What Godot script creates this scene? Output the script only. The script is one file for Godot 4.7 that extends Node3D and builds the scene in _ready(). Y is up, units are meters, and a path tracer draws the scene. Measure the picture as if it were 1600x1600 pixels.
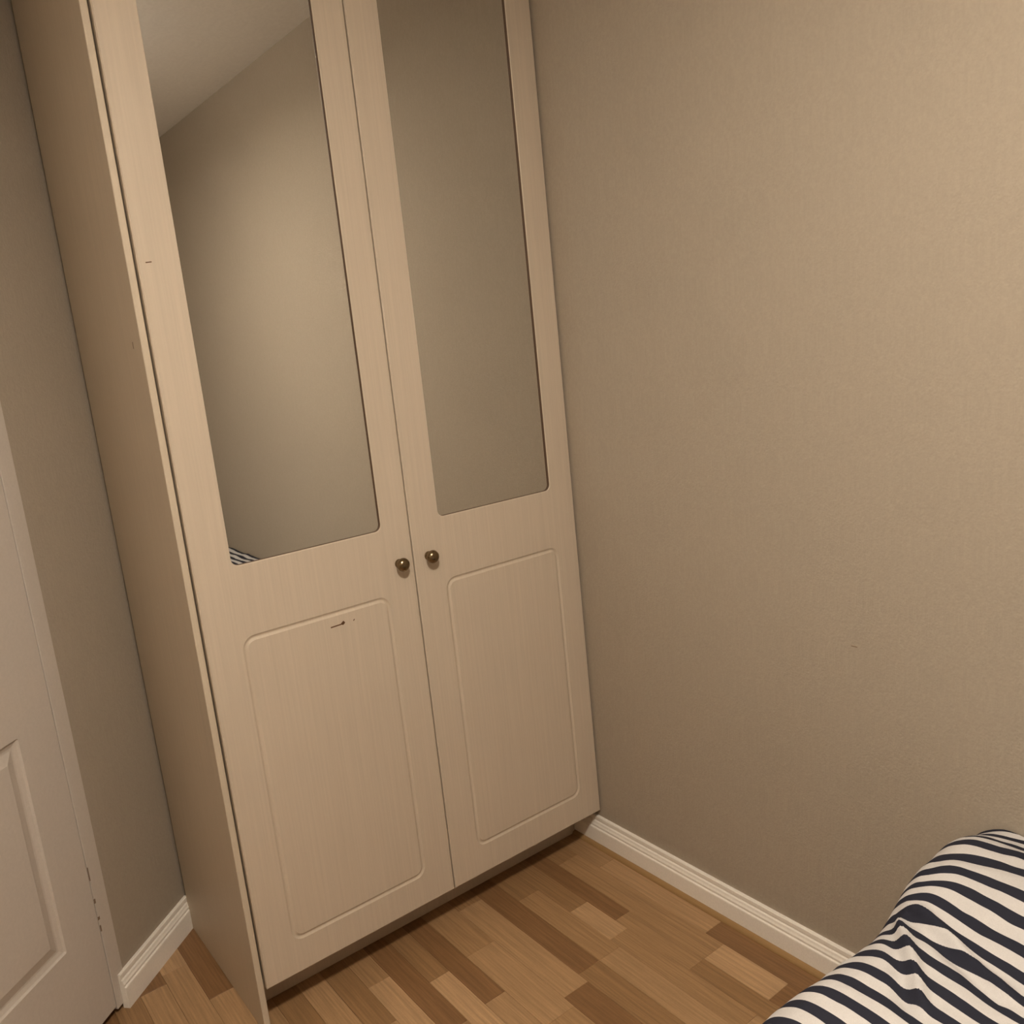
extends Node3D
# A bedroom corner: wardrobe with mirrored doors, panelled door in a diagonal wall, bed under a striped duvet.
# Units are metres. x runs along the wardrobe front, z out into the room, the right wall stands at x = 0.904.

const WALL_X := 0.904
const CEIL_Y := 2.29
const FAR_Z := 2.80
const LEFT_X := -0.90
const BACK_Z := -0.49
const DIAG := Vector3(-0.018, 0, -0.479)      # where the diagonal wall leaves the back of the wardrobe
const DIAG_D := Vector3(-0.7403, 0, 0.6723)   # along it
const DIAG_N := Vector3(0.6723, 0, 0.7403)    # into the room
const LAMP := Vector3(-0.19, 2.105, 1.34)
const LAMP_COLOR := Color(1.0, 0.945, 0.875)

var M := {}
var rng := RandomNumberGenerator.new()
var used := {}

# ---------------------------------------------------------------- helpers
func numbered(n: String) -> String:
	if not used.has(n):
		used[n] = 0
		return n
	used[n] += 1
	return "%s_%03d" % [n, used[n]]

func tool() -> SurfaceTool:
	var st := SurfaceTool.new()
	st.begin(Mesh.PRIMITIVE_TRIANGLES)
	return st

# one flat polygon (3 or 4 corners), turned so that its front looks along "out"
func face(st: SurfaceTool, p: Array, out: Vector3) -> void:
	var n := Vector3.ZERO
	for i in range(1, p.size() - 1):
		n += (p[i] - p[0]).cross(p[i + 1] - p[0])
	if n.length() < 1e-12:
		return
	var q := p.duplicate()
	if n.dot(out) > 0.0:
		q.reverse()
		n = -n
	n = -n.normalized()
	for i in range(1, q.size() - 1):
		if (q[i] - q[0]).cross(q[i + 1] - q[0]).length() < 1e-13:
			continue
		for v in [q[0], q[i], q[i + 1]]:
			st.set_normal(n)
			st.set_uv(Vector2(v.x + v.z, v.y))
			st.add_vertex(v)

# a box with chamfered edges
func bx(st: SurfaceTool, lo: Vector3, hi: Vector3, c := 0.0015) -> void:
	var m := (lo + hi) * 0.5
	var h := (hi - lo) * 0.5
	c = minf(c, minf(h.x, minf(h.y, h.z)) * 0.9)
	for i in 3:
		var j := (i + 1) % 3
		var k := (i + 2) % 3
		for s in [-1.0, 1.0]:
			var pts := []
			for a in [[-1, -1], [1, -1], [1, 1], [-1, 1]]:
				var v := Vector3.ZERO
				v[i] = s * h[i]; v[j] = a[0] * (h[j] - c); v[k] = a[1] * (h[k] - c)
				pts.append(m + v)
			var o := Vector3.ZERO
			o[i] = s
			face(st, pts, o)
			for t in [-1.0, 1.0]:
				var e := []
				for a in [[0, -1], [0, 1], [1, 1], [1, -1]]:
					var v := Vector3.ZERO
					v[i] = s * (h[i] if a[0] == 0 else h[i] - c)
					v[j] = t * (h[j] - c if a[0] == 0 else h[j])
					v[k] = a[1] * (h[k] - c)
					e.append(m + v)
				o = Vector3.ZERO
				o[i] = s; o[j] = t
				face(st, e, o)
	for sx in [-1.0, 1.0]:
		for sy in [-1.0, 1.0]:
			for sz in [-1.0, 1.0]:
				var g := Vector3(sx, sy, sz)
				face(st, [m + g * Vector3(h.x, h.y - c, h.z - c), m + g * Vector3(h.x - c, h.y, h.z - c), m + g * Vector3(h.x - c, h.y - c, h.z)], g)

func boxes(list: Array, c := 0.0015) -> SurfaceTool:
	var st := tool()
	for b in list:
		bx(st, b[0], b[1], c)
	return st

func obj(called: String, st: SurfaceTool, mat: Material, parent: Node = self) -> MeshInstance3D:
	return obj_mesh(called, st.commit(), mat, parent)

func obj_mesh(called: String, mesh: Mesh, mat: Material, parent: Node = self) -> MeshInstance3D:
	var o := MeshInstance3D.new()
	o.mesh = mesh
	o.material_override = mat
	o.cast_shadow = GeometryInstance3D.SHADOW_CASTING_SETTING_ON
	o.name = numbered(called) if parent == self else called
	parent.add_child(o, true)
	return o

func tag(o: Node, label: String, category: String) -> void:
	o.set_meta("label", label)
	o.set_meta("category", category)

func struct(called: String, st: SurfaceTool, mat: Material, label := "") -> MeshInstance3D:
	var o := obj(called, st, mat)
	o.set_meta("kind", "structure")
	if label != "":
		o.set_meta("label", label)
	return o

func base(called: String, at: Vector3) -> Node3D:
	var o := Node3D.new()
	o.name = numbered(called)
	add_child(o)
	o.position = at
	return o

# a closed loop round a rectangle with rounded corners, in the plane z = d
func rrect(x0: float, y0: float, x1: float, y1: float, r: float, d: float, n := 6) -> Array:
	var out := []
	var cs := [[x1 - r, y1 - r, 0.0], [x0 + r, y1 - r, 90.0], [x0 + r, y0 + r, 180.0], [x1 - r, y0 + r, 270.0]]
	for c in cs:
		for i in n + 1:
			var a := deg_to_rad(c[2] + 90.0 * i / n)
			out.append(Vector3(c[0] + r * cos(a), c[1] + r * sin(a), d))
	return out

func ring(st: SurfaceTool, a: Array, b: Array, out := Vector3(0, 0, 1)) -> void:
	for i in a.size():
		var j := (i + 1) % a.size()
		face(st, [a[i], a[j], b[j], b[i]], out)

func cap(st: SurfaceTool, a: Array, out := Vector3(0, 0, 1)) -> void:
	var m := Vector3.ZERO
	for v in a:
		m += v
	m /= a.size()
	for i in a.size():
		face(st, [m, a[i], a[(i + 1) % a.size()]], out)

# turned round the z axis: profile of Vector2(radius, z)
func lathe(st: SurfaceTool, prof: Array, at: Vector3, n := 28, axis := Basis.IDENTITY) -> void:
	st.set_smooth_group(0)
	for i in prof.size() - 1:
		for k in n:
			var a0 := TAU * k / n
			var a1 := TAU * (k + 1) / n
			var p: Vector2 = prof[i]
			var q: Vector2 = prof[i + 1]
			var v := [Vector3(p.x * cos(a0), p.x * sin(a0), p.y), Vector3(p.x * cos(a1), p.x * sin(a1), p.y), Vector3(q.x * cos(a1), q.x * sin(a1), q.y), Vector3(q.x * cos(a0), q.x * sin(a0), q.y)]
			# outward side of the profile lies to its right when it runs towards +z from the axis
			for t in [[0, 2, 1], [0, 3, 2]]:
				if v[t[0]].distance_to(v[t[1]]) < 1e-7 or v[t[1]].distance_to(v[t[2]]) < 1e-7 or v[t[0]].distance_to(v[t[2]]) < 1e-7:
					continue
				for w in t:
					st.set_uv(Vector2(0, 0))
					st.add_vertex(at + axis * v[w])

# a profile of Vector2(out, up) drawn along a straight line from a to b; "side" is the way out from the wall
func moulding(prof: Array, a: Vector3, b: Vector3, side: Vector3) -> SurfaceTool:
	var st := tool()
	var up := Vector3.UP
	var ca := []
	var cb := []
	for p in prof:
		ca.append(a + side * p.x + up * p.y)
		cb.append(b + side * p.x + up * p.y)
	for i in prof.size() - 1:
		var d: Vector2 = prof[i + 1] - prof[i]
		face(st, [ca[i], cb[i], cb[i + 1], ca[i + 1]], side * d.y - up * d.x if d.length() > 0 else side)
	for e in [[ca, a - b], [cb, b - a]]:
		var m: Vector3 = (e[0][0] + e[0][prof.size() - 1]) * 0.5
		for i in prof.size() - 1:
			face(st, [m, e[0][i], e[0][i + 1]], e[1])
	return st

# ---------------------------------------------------------------- materials
func lin(r: float, g: float, b: float) -> Color:
	return Color(r, g, b).linear_to_srgb()

# grey-scale picture of noise, stretched by sx and sy, with values from lo to hi
func noise_image(w: int, h: int, sx: float, sy: float, lo: float, hi: float, seed_: int, fine := 0.0) -> Image:
	var n := FastNoiseLite.new()
	n.seed = seed_
	n.noise_type = FastNoiseLite.TYPE_SIMPLEX_SMOOTH
	n.fractal_type = FastNoiseLite.FRACTAL_FBM
	n.fractal_octaves = 4
	n.frequency = 1.0
	var im := Image.create(w, h, false, Image.FORMAT_RGB8)
	for y in h:
		for x in w:
			# wrapped on a torus so that the repeat has no seam
			var u := TAU * x / w
			var v := TAU * y / h
			var a := n.get_noise_3d(cos(u) * sx, sin(u) * sx, cos(v) * sy + 7.0)
			var b := n.get_noise_3d(cos(u) * sx + 31.0, sin(u) * sx, sin(v) * sy - 3.0)
			var t := clampf(0.5 + (a + b) * 0.6, 0.0, 1.0)
			if fine > 0.0:
				t = clampf(t + fine * (rng.randf() - 0.5), 0.0, 1.0)
			var g := lerpf(lo, hi, t)
			im.set_pixel(x, y, Color(g, g, g))
	return im

func tex(im: Image) -> ImageTexture:
	im.generate_mipmaps()
	return ImageTexture.create_from_image(im)

func mat(albedo: Color, rough: float, t: Texture2D = null, scale := Vector3.ONE, offset := Vector3.ZERO) -> StandardMaterial3D:
	var m := StandardMaterial3D.new()
	m.albedo_color = albedo
	m.roughness = rough
	m.metallic_specular = 0.4
	if t:
		m.albedo_texture = t
		m.uv1_triplanar = true
		m.uv1_world_triplanar = true
		m.uv1_triplanar_sharpness = 8.0
		m.uv1_scale = scale
		m.uv1_offset = offset
	return m

func bump(m: StandardMaterial3D, im: Image, strength: float) -> void:
	var b: Image = im.duplicate()
	b.bump_map_to_normal_map(strength)
	m.normal_enabled = true
	m.normal_texture = tex(b)
	m.normal_scale = 1.0

func materials() -> void:
	var blotch := tex(noise_image(256, 256, 9.0, 9.0, 0.965, 1.0, 11, 0.5))
	M.wall = mat(lin(0.40, 0.345, 0.275), 0.85, blotch, Vector3(2.2, 2.2, 2.2))
	bump(M.wall, noise_image(256, 256, 22.0, 22.0, 0.0, 1.0, 12, 0.2), 0.25)
	M.ceiling = mat(lin(0.86, 0.84, 0.80), 0.9, blotch, Vector3(1.3, 1.3, 1.3))
	var grain := tex(noise_image(256, 512, 14.0, 1.2, 0.962, 1.0, 13, 0.10))
	M.laminate = mat(lin(0.60, 0.515, 0.41), 0.42, grain, Vector3(2.4, 0.55, 2.4))
	M.laminate_side = mat(lin(0.60, 0.515, 0.40), 0.5, grain, Vector3(2.4, 0.55, 2.4), Vector3(0.3, 0.1, 0.2))
	M.door = mat(lin(0.59, 0.54, 0.485), 0.45, blotch, Vector3(3, 3, 3))
	M.skirting = mat(lin(0.90, 0.86, 0.79), 0.4, blotch, Vector3(4, 4, 4))
	M.mirror = mat(Color(0.90, 0.90, 0.89), 0.012)
	M.mirror.metallic = 1.0
	M.bronze = mat(lin(0.23, 0.17, 0.10), 0.24)
	M.bronze.metallic = 1.0
	M.chip = mat(lin(0.12, 0.055, 0.025), 0.8)
	M.beading = mat(lin(0.33, 0.20, 0.085), 0.45, grain, Vector3(3, 3, 0.6))
	var wood := tex(noise_image(256, 512, 10.0, 1.6, 0.84, 1.0, 14, 0.22))
	var tones := [lin(0.27, 0.145, 0.064), lin(0.34, 0.198, 0.092), lin(0.41, 0.248, 0.122), lin(0.47, 0.292, 0.150), lin(0.54, 0.345, 0.185)]
	M.stave = []
	for i in tones.size():
		var row := []
		for k in 2:
			# the grain runs along z
			row.append(mat(tones[i], 0.42, wood, Vector3(3.1, 1.0, 0.8), Vector3(0.37 * i + 0.21 * k, 0, 0.23 * i + 0.5 * k)))
		M.stave.append(row)
	M.subfloor = mat(lin(0.10, 0.06, 0.03), 0.9)
	var stripes := Image.create(256, 128, false, Image.FORMAT_RGB8)
	for y in 128:
		for x in 256:
			var d: float = minf(x, 256 - x) / 256.0
			var weave := 1.0 - 0.10 * rng.randf() - 0.05 * float((x + y) % 2)
			var c := Color(0.88, 0.87, 0.865) if d > 0.24 else Color(0.20, 0.205, 0.25)
			stripes.set_pixel(x, y, Color(c.r * weave, c.g * weave, c.b * weave))
	M.duvet = StandardMaterial3D.new()
	M.duvet.albedo_texture = tex(stripes)
	M.duvet.roughness = 0.9
	M.duvet.metallic_specular = 0.2
	M.ticking = mat(lin(0.70, 0.68, 0.64), 0.9, blotch, Vector3(5, 5, 5))
	M.divan = mat(lin(0.16, 0.15, 0.15), 0.95, blotch, Vector3(6, 6, 6))
	M.plastic = mat(Color(0.08, 0.08, 0.08), 0.5)
	M.lamp_plate = mat(Color(0.85, 0.84, 0.82), 0.4)
	M.opal = mat(Color(0.95, 0.93, 0.9), 0.3)
	M.opal.emission_enabled = true
	M.opal.emission = LAMP_COLOR
	M.opal.emission_energy_multiplier = 17.0
	M.dark_edge = mat(lin(0.10, 0.06, 0.035), 0.7)  # dark brown of the strip round each mirror
	M.rub = mat(lin(0.22, 0.16, 0.11), 0.9)

# ---------------------------------------------------------------- scene
func _ready() -> void:
	rng.seed = 4711
	var cam := Camera3D.new()
	cam.name = "camera"
	cam.fov = 60.10
	cam.near = 0.02
	cam.position = Vector3(-0.4406, 1.3198, 1.575)
	cam.rotation_order = EULER_ORDER_YXZ
	cam.rotation = Vector3(-0.2012, -0.6333, -0.1020)
	add_child(cam)
	cam.current = true
	var env := Environment.new()
	env.background_mode = Environment.BG_COLOR
	env.background_color = Color(0, 0, 0)
	env.ambient_light_source = Environment.AMBIENT_SOURCE_DISABLED
	env.tonemap_mode = Environment.TONE_MAPPER_LINEAR
	env.tonemap_exposure = 6.25
	env.sdfgi_enabled = true
	env.ssao_enabled = true
	env.ssil_enabled = true
	var we := WorldEnvironment.new()
	we.name = "world_environment"
	we.environment = env
	add_child(we)
	materials()
	ceiling_lamp()
	room()
	floor_boards()
	skirtings()
	panel_door()
	wardrobe()
	bed()
	duvet()

func ceiling_lamp() -> void:
	var top := Vector3(LAMP.x, CEIL_Y, LAMP.z)
	var root := base("ceiling_lamp", top)
	tag(root, "round opal glass bowl lamp hanging on a short stem under the white ceiling", "lamp")
	var down := Basis(Vector3.RIGHT, PI / 2)     # z of the profile points down
	var st := tool()
	lathe(st, [Vector2(0, 0), Vector2(0.055, 0), Vector2(0.055, 0.010), Vector2(0.050, 0.014), Vector2(0, 0.014)], Vector3.ZERO, 40, down)
	st.generate_normals()
	obj("mounting_plate", st, M.lamp_plate, root)
	st = tool()
	lathe(st, [Vector2(0, 0.012), Vector2(0.009, 0.012), Vector2(0.009, 0.142), Vector2(0, 0.142)], Vector3.ZERO, 20, down)
	st.generate_normals()
	obj("stem", st, M.lamp_plate, root)
	st = tool()
	var prof := [Vector2(0, 0.140), Vector2(0.092, 0.140)]
	for i in 11:
		var a := PI / 2 * i / 10.0
		prof.append(Vector2(0.102 * cos(a), 0.144 + 0.040 * sin(a)))
	lathe(st, prof, Vector3.ZERO, 40, down)
	st.generate_normals()
	obj("glass_bowl", st, M.opal, root)
	var l := AreaLight3D.new()
	l.name = "lamp_glow"
	l.position = Vector3(0, -0.187, 0)
	l.rotation.x = -PI / 2
	l.area_size = Vector2(0.14, 0.14)
	l.light_color = LAMP_COLOR
	l.light_energy = 0.30
	l.area_range = 12.0
	l.area_attenuation = 2.0
	l.shadow_enabled = true
	root.add_child(l)

func on_diag(t: float, y: float, n: float) -> Vector3:
	return DIAG + DIAG_D * t + DIAG_N * n + Vector3(0, y, 0)

# boxes given as [t0, t1, y0, y1, n0, n1] along the diagonal wall
func diag_boxes(list: Array, c := 0.001) -> SurfaceTool:
	var loc := []
	for b in list:
		loc.append([Vector3(-b[1], b[2], b[4]), Vector3(-b[0], b[3], b[5])])
	return boxes(loc, c)

func diag_place(o: Node3D) -> void:
	o.transform = Transform3D(Basis(-DIAG_D, Vector3.UP, DIAG_N), DIAG)

func room() -> void:
	var th := 0.1
	struct("wall_right", boxes([[Vector3(WALL_X, 0, BACK_Z - th), Vector3(WALL_X + th, CEIL_Y, FAR_Z + th)]], 0.0), M.wall)
	struct("wall_back", boxes([[Vector3(-0.006, 0, BACK_Z - th), Vector3(WALL_X, CEIL_Y, BACK_Z)]], 0.0), M.wall)
	struct("wall_front", boxes([[Vector3(LEFT_X - th, 0, FAR_Z), Vector3(WALL_X, CEIL_Y, FAR_Z + th)]], 0.0), M.wall)
	struct("wall_left", boxes([[Vector3(LEFT_X - th, 0, 0.28), Vector3(LEFT_X, CEIL_Y, FAR_Z)]], 0.0), M.wall)
	var w := struct("wall_diagonal", diag_boxes([
		[-0.08, 0.245, 0, CEIL_Y, -th, 0], [1.079, 1.26, 0, CEIL_Y, -th, 0], [0.245, 1.079, 2.02, CEIL_Y, -th, 0]], 0.0), M.wall)
	diag_place(w)
	struct("ceiling", boxes([[Vector3(LEFT_X - th, CEIL_Y, BACK_Z - th), Vector3(WALL_X + th, CEIL_Y + 0.1, FAR_Z + th)]], 0.0), M.ceiling)
	# small scuff on the right wall
	var st := tool()
	bx(st, Vector3(WALL_X - 0.0004, 0.7112, 0.719), Vector3(WALL_X + 0.0002, 0.7130, 0.731), 0.0001)
	obj("scuff", st, M.rub, get_node("wall_right"))

func floor_boards() -> void:
	var st := tool()
	bx(st, Vector3(LEFT_X - 0.1, -0.1, BACK_Z - 0.1), Vector3(WALL_X + 0.1, -0.0065, FAR_Z + 0.1), 0.0)
	var f := struct("floor", st, M.subfloor, "narrow oak laminate staves in mixed brown tones")
	# columns of staves: x from, x to, then pairs of (z where a stave ends, tone)
	var cols := [
		[0.826, 0.903, [[0.06, 2], [0.40, 3], [1.0, 0]]],
		[0.763, 0.826, [[-0.02, 1], [0.45, 2], [0.612, 4], [0.95, 0]]],
		[0.717, 0.763, [[0.231, 0], [0.45, 2], [0.64, 1], [1.0, 2]]],
		[0.664, 0.717, [[0.137, 1], [0.27, 4], [0.62, 2], [0.9, 3]]],
		[0.604, 0.664, [[0.02, 1], [0.30, 2], [0.60, 3], [1.0, 1]]],
		[0.545, 0.604, [[0.30, 0], [0.55, 1], [1.0, 3]]],
		[0.480, 0.545, [[-0.05, 1], [0.329, 3], [0.72, 0]]],
		[0.405, 0.480, [[0.09, 2], [0.36, 3], [0.8, 2]]],
		[0.354, 0.405, [[0.230, 0], [0.62, 3]]],
		[0.304, 0.354, [[0.098, 1], [0.40, 4], [0.8, 2]]],
		[0.252, 0.304, [[0.24, 0], [0.6, 2]]],
		[0.200, 0.252, [[0.02, 2], [0.30, 4], [0.7, 1]]],
		[0.145, 0.200, [[0.14, 1], [0.5, 3]]],
		[0.090, 0.145, [[0.24, 3], [0.6, 1]]],
		[0.035, 0.090, [[0.10, 1], [0.5, 2]]],
		[-0.0105, 0.035, [[0.22, 2], [0.6, 0]]],
	]
	var x := -0.0105
	while x > LEFT_X - 0.1:
		cols.append([x - 0.055, x, []])
		x -= 0.055
	var g := 0.00018
	for c in cols:
		var z: float = BACK_Z - 0.1 - rng.randf() * 0.05
		var list: Array = c[2].duplicate()
		if list.is_empty():
			list.append([z + rng.randf_range(0.15, 0.45), rng.randi_range(0, 4)])
		var last := 2
		while z < FAR_Z + 0.1:
			var e: Array
			if list.size() > 0:
				e = list.pop_front()
			else:
				var tone := rng.randi_range(0, 4)
				if tone == last:
					tone = (tone + 2) % 5
				e = [z + rng.randf_range(0.28, 0.52), tone]
			last = e[1]
			var z1: float = minf(e[0], FAR_Z + 0.1)
			var s := tool()
			bx(s, Vector3(c[0] + g, -0.006, z + g), Vector3(c[1] - g, 0.0, z1 - g), 0.0004)
			obj("stave", s, M.stave[e[1]][rng.randi_range(0, 1)], f)
			z = z1

const SKIRT := [Vector2(0, 0.080), Vector2(0.006, 0.080), Vector2(0.0075, 0.078), Vector2(0.0075, 0.0695), Vector2(0.0055, 0.0685), Vector2(0.0055, 0.0660), Vector2(0.0095, 0.0645), Vector2(0.0105, 0.0600), Vector2(0.0125, 0.0560), Vector2(0.0125, 0.0530), Vector2(0.0112, 0.0522), Vector2(0.0112, 0.0502), Vector2(0.0145, 0.0485), Vector2(0.015, 0.046), Vector2(0.015, 0.0), Vector2(0, 0)]

func skirtings() -> void:
	struct("baseboard_right", moulding(SKIRT, Vector3(WALL_X, 0.0, BACK_Z + 0.0), Vector3(WALL_X, 0.0, FAR_Z), Vector3(-1, 0, 0)), M.skirting, "white moulded skirting board along the right wall")
	struct("baseboard_diagonal", moulding(SKIRT, on_diag(-0.004, 0, 0), on_diag(0.262, 0, 0), DIAG_N), M.skirting, "short white skirting board between door frame and wardrobe")
	struct("baseboard_left", moulding(SKIRT, Vector3(LEFT_X, 0, 0.36), Vector3(LEFT_X, 0, FAR_Z), Vector3(1, 0, 0)), M.skirting)
	struct("baseboard_front", moulding(SKIRT, Vector3(LEFT_X, 0, FAR_Z), Vector3(0.0, 0, FAR_Z), Vector3(0, 0, -1)), M.skirting)
	var q := [Vector2(0.0, 0.009)]
	for i in 6:
		var a := PI / 2 * i / 5.0
		q.append(Vector2(0.001 + 0.010 * sin(a), 0.009 * cos(a)))
	struct("trim_1", moulding(q, Vector3(WALL_X - 0.015, 0.0, -0.099), Vector3(WALL_X - 0.015, 0.0, FAR_Z), Vector3(-1, 0, 0)), M.beading, "thin wood-coloured beading at the foot of the skirting")

# a slab whose front carries moulded panels; x to the right, y up, front at z = 0
func panelled(x0: float, y0: float, x1: float, y1: float, depth: float, xs: Array, ys: Array, panels: Array) -> SurfaceTool:
	var st := tool()
	var c := 0.002
	var o := rrect(x0, y0, x1, y1, 0.0, -c, 1)
	var i_ := rrect(x0 + c, y0 + c, x1 - c, y1 - c, 0.0, 0.0, 1)
	ring(st, o, i_, Vector3(0, 0, 1))
	var back := rrect(x0, y0, x1, y1, 0.0, -depth, 1)
	for k in o.size():
		var j := (k + 1) % o.size()
		var mid: Vector3 = (o[k] + o[j]) * 0.5 - Vector3((x0 + x1) / 2, (y0 + y1) / 2, -c)
		face(st, [o[k], o[j], back[j], back[k]], Vector3(mid.x, mid.y, 0) if absf(mid.x) / (x1 - x0) > absf(mid.y) / (y1 - y0) else Vector3(0, mid.y, 0))
	cap(st, back, Vector3(0, 0, -1))
	for a in xs.size() - 1:
		for b in ys.size() - 1:
			var cell := [maxf(xs[a], x0 + c), maxf(ys[b], y0 + c), minf(xs[a + 1], x1 - c), minf(ys[b + 1], y1 - c)]
			var p: Dictionary = panels[a][b]
			var n := 6
			var prev := rrect(cell[0], cell[1], cell[2], cell[3], 0.0, 0.0, n)
			for s in p.steps:
				var d: float = s[0]
				var next := rrect(p.x0 + d, p.y0 + d, p.x1 - d, p.y1 - d, maxf(p.r - d, 0.0008), s[1], n)
				ring(st, prev, next)
				prev = next
			if not p.get("open", false):
				cap(st, prev)
	return st

func panel_door() -> void:
	var fr := struct("trim_2", diag_boxes([[0.243, 0.280, 0.012, 2.020, -0.09, 0.0015], [1.044, 1.081, 0.0, 2.020, -0.09, 0.0015], [0.280, 1.044, 1.985, 2.020, -0.09, 0.0015], [0.280, 0.292, 0.012, 1.985, -0.06, -0.042], [1.032, 1.044, 0.0, 1.985, -0.06, -0.042], [0.292, 1.032, 1.973, 1.985, -0.06, -0.042]], 0.001), M.door, "white wooden door frame in the diagonal wall")
	diag_place(fr)
	var x0 := -1.0425
	var x1 := -0.2815
	var steps := [[0.0, 0.0], [0.003, -0.004], [0.012, -0.0065], [0.016, -0.0065], [0.034, -0.001], [0.036, 0.0]]
	var xs := [x0, (x0 + x1) / 2, x1]
	var ys := [0.020, 0.78, 1.57, 1.984]
	var rows := [[0.226, 0.678], [0.86, 1.50], [1.60, 1.88]]
	var pan := []
	for a in 2:
		var col := []
		for r in rows:
			var px0: float = x0 + 0.097 if a == 0 else (x0 + x1) / 2 + 0.047
			var px1: float = (x0 + x1) / 2 - 0.047 if a == 0 else x1 - 0.097
			col.append({x0 = px0, y0 = r[0], x1 = px1, y1 = r[1], r = 0.004, steps = steps})
		pan.append(col)
	var st := panelled(x0, 0.020, x1, 1.984, 0.038, xs, ys, pan)
	var d := struct("door_1", st, M.door, "white moulded six-panel door in the diagonal wall")
	diag_place(d)
	d.translate_object_local(Vector3(0, 0, 0.001))
	# knocks in the paint along the edge of the frame
	for m in [[0.2795, 0.268, 0.004, 0.010], [0.2785, 0.228, 0.005, 0.007], [0.2790, 0.205, 0.003, 0.014], [0.2800, 0.330, 0.002, 0.03]]:
		st = diag_boxes([[m[0] - m[2] / 2, m[0] + m[2] / 2, m[1] - m[3] / 2, m[1] + m[3] / 2, 0.0005, 0.0019]], 0.0002)
		obj("chip", st, M.rub, fr)
	# lever handle on the far stile, outside the picture
	st = tool()
	lathe(st, [Vector2(0, 0), Vector2(0.025, 0), Vector2(0.025, 0.006), Vector2(0.01, 0.009), Vector2(0.009, 0.045), Vector2(0, 0.046)], Vector3(x0 + 0.055, 1.0, 0))
	st.generate_normals()
	bx(st, Vector3(x0 + 0.05, 0.991, 0.034), Vector3(x0 + 0.16, 1.009, 0.046), 0.004)
	obj("door_handle", st, M.bronze, d)

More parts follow.
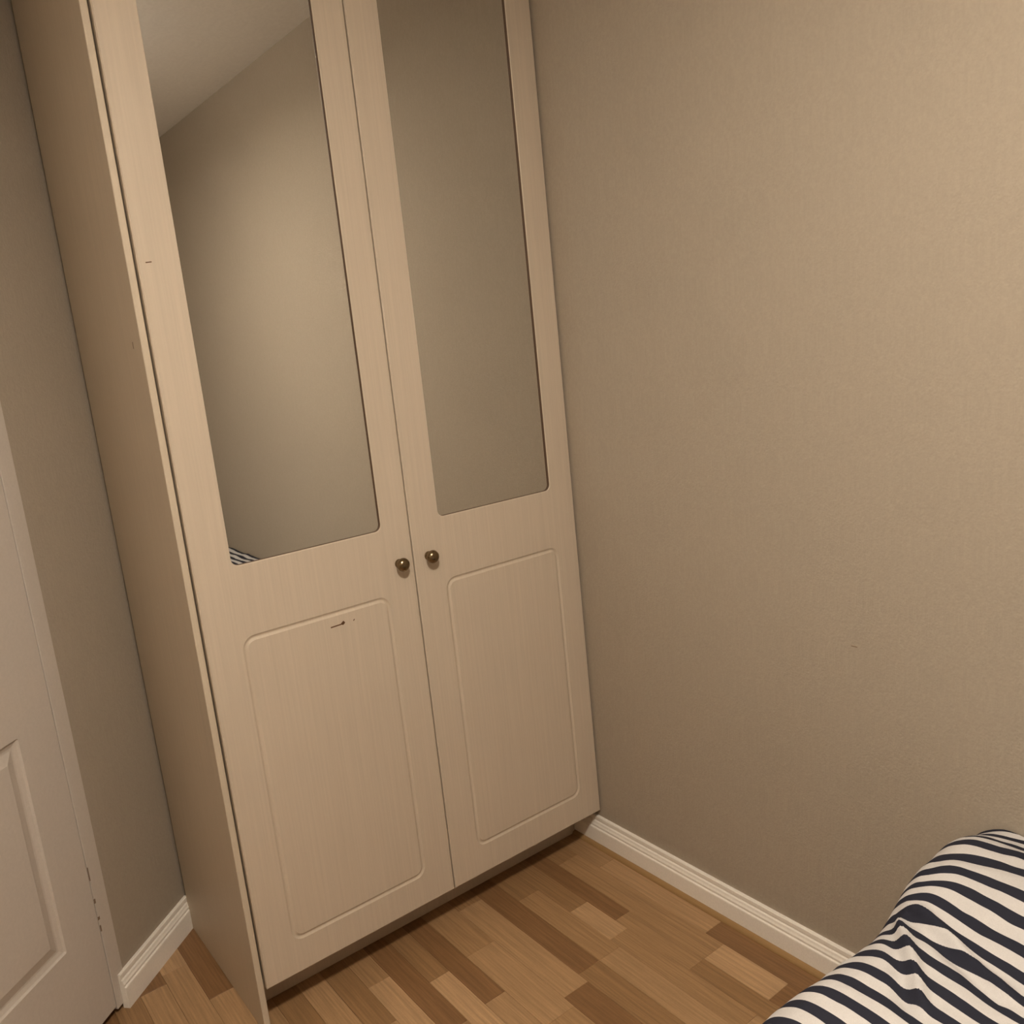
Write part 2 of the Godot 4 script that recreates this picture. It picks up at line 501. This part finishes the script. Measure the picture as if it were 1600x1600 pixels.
func wardrobe() -> void:
	var root := base("wardrobe", Vector3(0.443, 0, -0.235))
	tag(root, "tall cream two-door wardrobe with mirrored upper doors and round knobs", "wardrobe")
	var back := -0.474
	var top := 2.16
	var place := func(o: MeshInstance3D) -> MeshInstance3D:
		o.position = -root.position
		return o
	place.call(obj("side_panel", boxes([[Vector3(-0.0135, 0, back), Vector3(-0.0012, top, -0.008)]], 0.0012), M.laminate_side, root))
	place.call(obj("chip", boxes([[Vector3(-0.0139, 1.354, -0.059), Vector3(-0.0130, 1.366, -0.056)]], 0.0001), M.rub, root))
	place.call(obj("side_panel", boxes([[Vector3(0.872, 0.096, back), Vector3(0.8862, top, -0.021)]], 0.0012), M.laminate_side, root))
	place.call(obj("top_panel", boxes([[Vector3(-0.0012, top - 0.018, back), Vector3(0.872, top, -0.021)]], 0.001), M.laminate_side, root))
	place.call(obj("bottom_panel", boxes([[Vector3(-0.0012, 0.096, back), Vector3(0.872, 0.112, -0.021)]], 0.001), M.laminate_side, root))
	place.call(obj("divider", boxes([[Vector3(0.442, 0.112, back + 0.006), Vector3(0.458, top - 0.018, -0.030)]], 0.001), M.laminate_side, root))
	place.call(obj("back_panel", boxes([[Vector3(-0.0012, 0.112, back), Vector3(0.872, top - 0.018, back + 0.005)]], 0.0), M.laminate_side, root))
	place.call(obj("plinth", boxes([[Vector3(-0.0012, 0.0, -0.118), Vector3(0.8885, 0.096, -0.100)]], 0.001), M.laminate, root))
	var doors := [[0.0018, 0.4486, 0.0724, 0.3840, 0.0727, 0.3770, 0.414], [0.4514, 0.8990, 0.5218, 0.8317, 0.5265, 0.8330, 0.486]]
	for k in 2:
		var d: Array = doors[k]
		var groove := [[-0.0055, 0.0], [-0.0035, -0.0013], [-0.0012, -0.0024], [0.0008, -0.0024], [0.0030, -0.0013], [0.0052, 0.0]]
		var lower := {x0 = d[4], y0 = 0.1753, x1 = d[5], y1 = 0.8087, r = 0.020, steps = groove}
		var reveal := [[-0.0010, 0.0], [0.0, -0.0010], [0.0002, -0.0018], [-0.0030, -0.0020], [-0.0028, -0.0165]]
		var upper := {x0 = d[2], y0 = 0.9498, x1 = d[3], y1 = 2.045, r = 0.014, steps = reveal, open = true}
		var st := panelled(d[0], 0.1012, d[1], 2.14, 0.018, [d[0], d[1]], [0.1012, 0.88, 2.14], [[lower, upper]])
		var o: MeshInstance3D = place.call(obj("door", st, M.laminate, root))
		# dark brown strip round the opening, between door and glass
		st = tool()
		var loops := []
		for s in [[-0.0026, -0.0021], [0.0003, -0.0021], [0.0009, -0.0062], [-0.0026, -0.0062]]:
			loops.append(rrect(d[2] + s[0], 0.9498 + s[0], d[3] - s[0], 2.045 - s[0], 0.014 - s[0], s[1]))
		for i in 3:
			ring(st, loops[i], loops[i + 1], Vector3(0, 0, 1 if i < 2 else -1))
		obj("dark_edge_strip", st, M.dark_edge, o)
		# glass with a backing, set in the rebate behind the opening
		st = tool()
		bx(st, Vector3(d[2] - 0.012, 0.938, -0.0100), Vector3(d[3] + 0.012, 2.057, -0.0062), 0.0003)
		var mi := obj("mirror", st, M.mirror, o)
		mi.set_meta("label", "tall mirror pane set in the upper door")
		st = tool()
		st.set_smooth_group(0)
		var prof := [Vector2(0, -0.001), Vector2(0.0095, -0.001), Vector2(0.0095, 0.0015), Vector2(0.0065, 0.0035), Vector2(0.0055, 0.006), Vector2(0.0065, 0.0085)]
		for i in 13:
			var a := deg_to_rad(-52.0 + 142.0 * i / 12.0)
			prof.append(Vector2(0.0142 * cos(a), 0.0180 + 0.0108 * sin(a)))
		prof[prof.size() - 1] = Vector2(0, 0.0288)
		lathe(st, prof, Vector3(d[6], 0.874, 0), 32)
		st.generate_normals()
		var kn := obj("knob", st, M.bronze, o)
		kn.set_meta("label", "round bronze knob")
		if k == 0:
			var marks := [[0.260, 0.7835, 0.030, 0.0026, 1.5], [0.2725, 0.7853, 0.007, 0.006, 35.0], [0.2965, 0.785, 0.004, 0.002, 50.0], [0.0200, 1.4915, 0.010, 0.0018, 5.0]]
			for m in marks:
				st = tool()
				bx(st, Vector3(-m[2] / 2, -m[3] / 2, -0.0002), Vector3(m[2] / 2, m[3] / 2, 0.0003), 0.0001)
				var ch := obj("chip", st, M.chip, o)
				ch.position = Vector3(m[0], m[1], 0)
				ch.rotation.z = deg_to_rad(m[4])

func bed() -> void:
	var root := base("single_bed", Vector3(0.45, 0, 1.85))
	tag(root, "low divan bed with a pale mattress along the right wall", "bed")
	var place := func(o: MeshInstance3D) -> void:
		o.position = -root.position
	place.call(obj("divan_base", boxes([[Vector3(0.02, 0.05, 0.97), Vector3(0.886, 0.23, 2.775)]], 0.012), M.divan, root))
	place.call(obj("mattress", boxes([[Vector3(0.015, 0.23, 0.965), Vector3(0.888, 0.405, 2.78)]], 0.03), M.ticking, root))
	for x in [0.08, 0.82]:
		for z in [1.05, 2.68]:
			var st := tool()
			lathe(st, [Vector2(0, 0), Vector2(0.022, 0), Vector2(0.025, 0.01), Vector2(0.025, 0.046), Vector2(0.03, 0.05), Vector2(0, 0.05)], Vector3(x, 0, z), 20, Basis(Vector3.RIGHT, -PI / 2))
			st.generate_normals()
			place.call(obj("foot", st, M.plastic, root))

func sm(a: float, b: float, x: float) -> float:
	var t := clampf((x - a) / (b - a), 0.0, 1.0)
	return t * t * (3.0 - 2.0 * t)

# where the stripes wander on the cloth: across, along, by how many repeats
const DRIFT := [Vector3(0.799, -0.026, 0.18), Vector3(0.803, -0.001, 0.30), Vector3(0.828, 0.044, 1.02), Vector3(0.736, -0.049, -0.64), Vector3(0.755, -0.022, -0.09), Vector3(0.757, 0.000, -0.03), Vector3(0.776, 0.024, 0.52), Vector3(0.776, 0.066, 0.52), Vector3(0.697, -0.048, -0.76), Vector3(0.707, -0.023, -0.47), Vector3(0.725, 0.008, 0.05), Vector3(0.723, 0.045, -0.01), Vector3(0.719, 0.088, -0.13), Vector3(0.695, 0.026, 0.18), Vector3(0.687, 0.053, -0.05), Vector3(0.681, 0.091, -0.23), Vector3(0.676, 0.103, -0.37), Vector3(0.661, -0.030, 0.20), Vector3(0.651, 0.007, -0.09), Vector3(0.645, 0.034, -0.27), Vector3(0.643, 0.082, -0.32), Vector3(0.638, 0.117, -0.47), Vector3(0.627, -0.043, 0.21), Vector3(0.628, -0.024, 0.24), Vector3(0.622, 0.008, 0.07), Vector3(0.613, 0.041, -0.19), Vector3(0.606, 0.073, -0.39), Vector3(0.602, 0.109, -0.51), Vector3(0.597, 0.131, -0.65), Vector3(0.585, -0.013, 0.00), Vector3(0.589, 0.011, 0.12), Vector3(0.590, 0.040, 0.15), Vector3(0.589, 0.061, 0.12), Vector3(0.581, 0.090, -0.11), Vector3(0.567, 0.128, -0.52), Vector3(0.561, 0.146, -0.69), Vector3(0.568, -0.044, 0.51), Vector3(0.574, -0.024, 0.68), Vector3(0.565, -0.004, 0.42), Vector3(0.549, 0.022, -0.04), Vector3(0.545, 0.048, -0.15), Vector3(0.547, 0.067, -0.10), Vector3(0.550, 0.088, -0.01), Vector3(0.544, 0.123, -0.18), Vector3(0.537, 0.147, -0.39), Vector3(0.527, -0.016, 0.33), Vector3(0.534, -0.002, 0.53), Vector3(0.534, 0.016, 0.53), Vector3(0.523, 0.032, 0.21), Vector3(0.513, 0.053, -0.08), Vector3(0.507, 0.073, -0.25), Vector3(0.505, 0.102, -0.31), Vector3(0.501, 0.130, -0.43), Vector3(0.488, 0.009, 0.20), Vector3(0.491, 0.031, 0.28), Vector3(0.490, 0.049, 0.26), Vector3(0.481, 0.064, -0.00), Vector3(0.472, 0.083, -0.26), Vector3(0.469, 0.101, -0.35), Vector3(0.493, -0.042, 0.34), Vector3(0.487, -0.008, 0.17), Vector3(0.452, 0.033, 0.16), Vector3(0.452, 0.051, 0.16), Vector3(0.444, 0.078, -0.07), Vector3(0.454, -0.019, 0.22), Vector3(0.453, 0.015, 0.19), Vector3(0.416, -0.043, 0.12), Vector3(0.418, -0.029, 0.18), Vector3(0.416, 0.000, 0.12), Vector3(0.415, 0.028, 0.09), Vector3(0.414, 0.054, 0.06), Vector3(0.382, -0.031, 0.14), Vector3(0.379, -0.001, 0.05), Vector3(0.376, 0.021, -0.04), Vector3(0.338, -0.027, -0.14)]

func drift(x: float, s: float) -> float:
	var w := 0.25
	var v := 0.0
	for c in DRIFT:
		var dx: float = (x - c.x) / 0.019
		var ds: float = (s - c.y) / 0.022
		var e := dx * dx + ds * ds
		if e < 14.0:
			var k := exp(-e * 0.5)
			w += k
			v += k * c.z
	return v / w

func near_line(line: Array, x: float, s: float) -> Vector2:
	# signed distance to a broken line and how far along it, 0 to 1
	var best := Vector2(9, 0)
	for i in line.size() - 1:
		var a: Vector2 = line[i]
		var b: Vector2 = line[i + 1]
		var t := clampf((Vector2(x, s) - a).dot(b - a) / (b - a).length_squared(), 0.0, 1.0)
		var r := Vector2(x, s) - a.lerp(b, t)
		if r.length() < absf(best.x):
			var side := signf((b - a).cross(r))
			best = Vector2(r.length() * (side if side != 0.0 else 1.0), (i + t) / (line.size() - 1))
	return best

const CREASE_A := [Vector2(0.617, -0.048), Vector2(0.565, -0.004), Vector2(0.523, 0.032), Vector2(0.487, 0.06), Vector2(0.46, 0.086)]
const CREASE_B := [Vector2(0.64, -0.052), Vector2(0.633, -0.02), Vector2(0.62, 0.008), Vector2(0.594, 0.06), Vector2(0.581, 0.09), Vector2(0.567, 0.128), Vector2(0.561, 0.146)]

func duvet() -> void:
	var root := base("duvet", Vector3(0.43, 0, 1.85))
	tag(root, "white duvet with navy blue stripes draped over the bed", "duvet")
	var noise := FastNoiseLite.new()
	noise.seed = 5
	noise.frequency = 7.0
	noise.fractal_octaves = 3
	var R := 0.08
	var xs := []
	var ss := []
	var a := -0.40
	while a < 0.1499:
		xs.append(a); a += 0.022
	while a < 0.8415:
		xs.append(a); a += 0.0045
	xs.append(0.8415)
	var s := -0.40
	while s < -0.131:
		ss.append(s); s += 0.02
	while s < 0.30:
		ss.append(s); s += 0.0045
	while s < 1.78:
		ss.append(s); s += 0.02
	var pos := []
	var uvs := []
	for ai in xs:
		var x: float = 0.06 + ai
		var tx: float = clampf(-ai / R, 0.0, PI / 2)
		var px: float = x if ai >= 0.0 else 0.06 - R * sin(tx)
		var dropx: float = (0.0 if ai >= 0.0 else R * (1.0 - cos(tx))) + maxf(-ai - R * PI / 2, 0.0)
		for si in ss:
			var h := 0.452 + 0.036 * sm(0.58, 0.74, px) - 0.028 * sm(0.80, 0.905, px)
			h = lerpf(h, 0.452, sm(0.25, 0.7, si))
			var z0 := 1.0 + 0.013 * exp(-pow((px - 0.57) / 0.13, 2.0))
			var ts: float = clampf(-si / R, 0.0, PI / 2)
			var pz: float = z0 + si if si >= 0.0 else z0 - R * sin(ts)
			var drops: float = (0.0 if si >= 0.0 else R * (1.0 - cos(ts))) + maxf(-si - R * PI / 2, 0.0)
			var y: float = maxf(h - dropx - drops, 0.11)
			# soft rumples; hanging cloth waves sideways
			var n1 := noise.get_noise_2d(x, si * 0.8 + 3.0)
			var n2 := noise.get_noise_2d(x * 3.0 + 40.0, si * 2.0)
			y += 0.006 * n1 + 0.0015 * n2
			var qx := px
			if drops > R:
				pz -= 0.012 * (1.0 + sin(x * 34.0 + 2.0 * n1)) * minf((drops - R) * 6.0, 1.0)
			if dropx > R:
				qx -= 0.012 * (1.0 + sin(si * 26.0 + 2.0 * n1)) * minf((dropx - R) * 6.0, 1.0)
			# two sharp creases running from the pucker at the foot edge
			for cr in [[CREASE_A, 0.011, 0.0], [CREASE_B, 0.010, 0.0]]:
				var nl := near_line(cr[0], x, si)
				if absf(nl.x) < 0.05:
					var fade: float = (1.0 - sm(0.75, 1.0, nl.y)) * sm(-0.075, -0.02, si)
					var d: float = nl.x
					var up: float = cr[1] * exp(-pow(d / 0.0075, 2.0)) - 0.6 * cr[1] * exp(-pow((d - 0.018) / 0.010, 2.0))
					y += up * fade
					pz -= 0.5 * up * fade * sm(0.0, -0.05, si)
			pos.append(Vector3(qx, y, pz) - root.position)
			uvs.append(Vector2(24.902 - 28.894 * x + drift(minf(x, 0.835), maxf(si, -0.04)), si * 12.0))
	var st := tool()
	st.set_smooth_group(0)
	var w := ss.size()
	for i in pos.size():
		st.set_uv(uvs[i])
		st.add_vertex(pos[i])
	for i in xs.size() - 1:
		for j in w - 1:
			var k := i * w + j
			for q in [k, k + w, k + w + 1, k, k + w + 1, k + 1]:
				st.add_index(q)
	st.generate_normals()
	obj("cover", st, M.duvet, root)
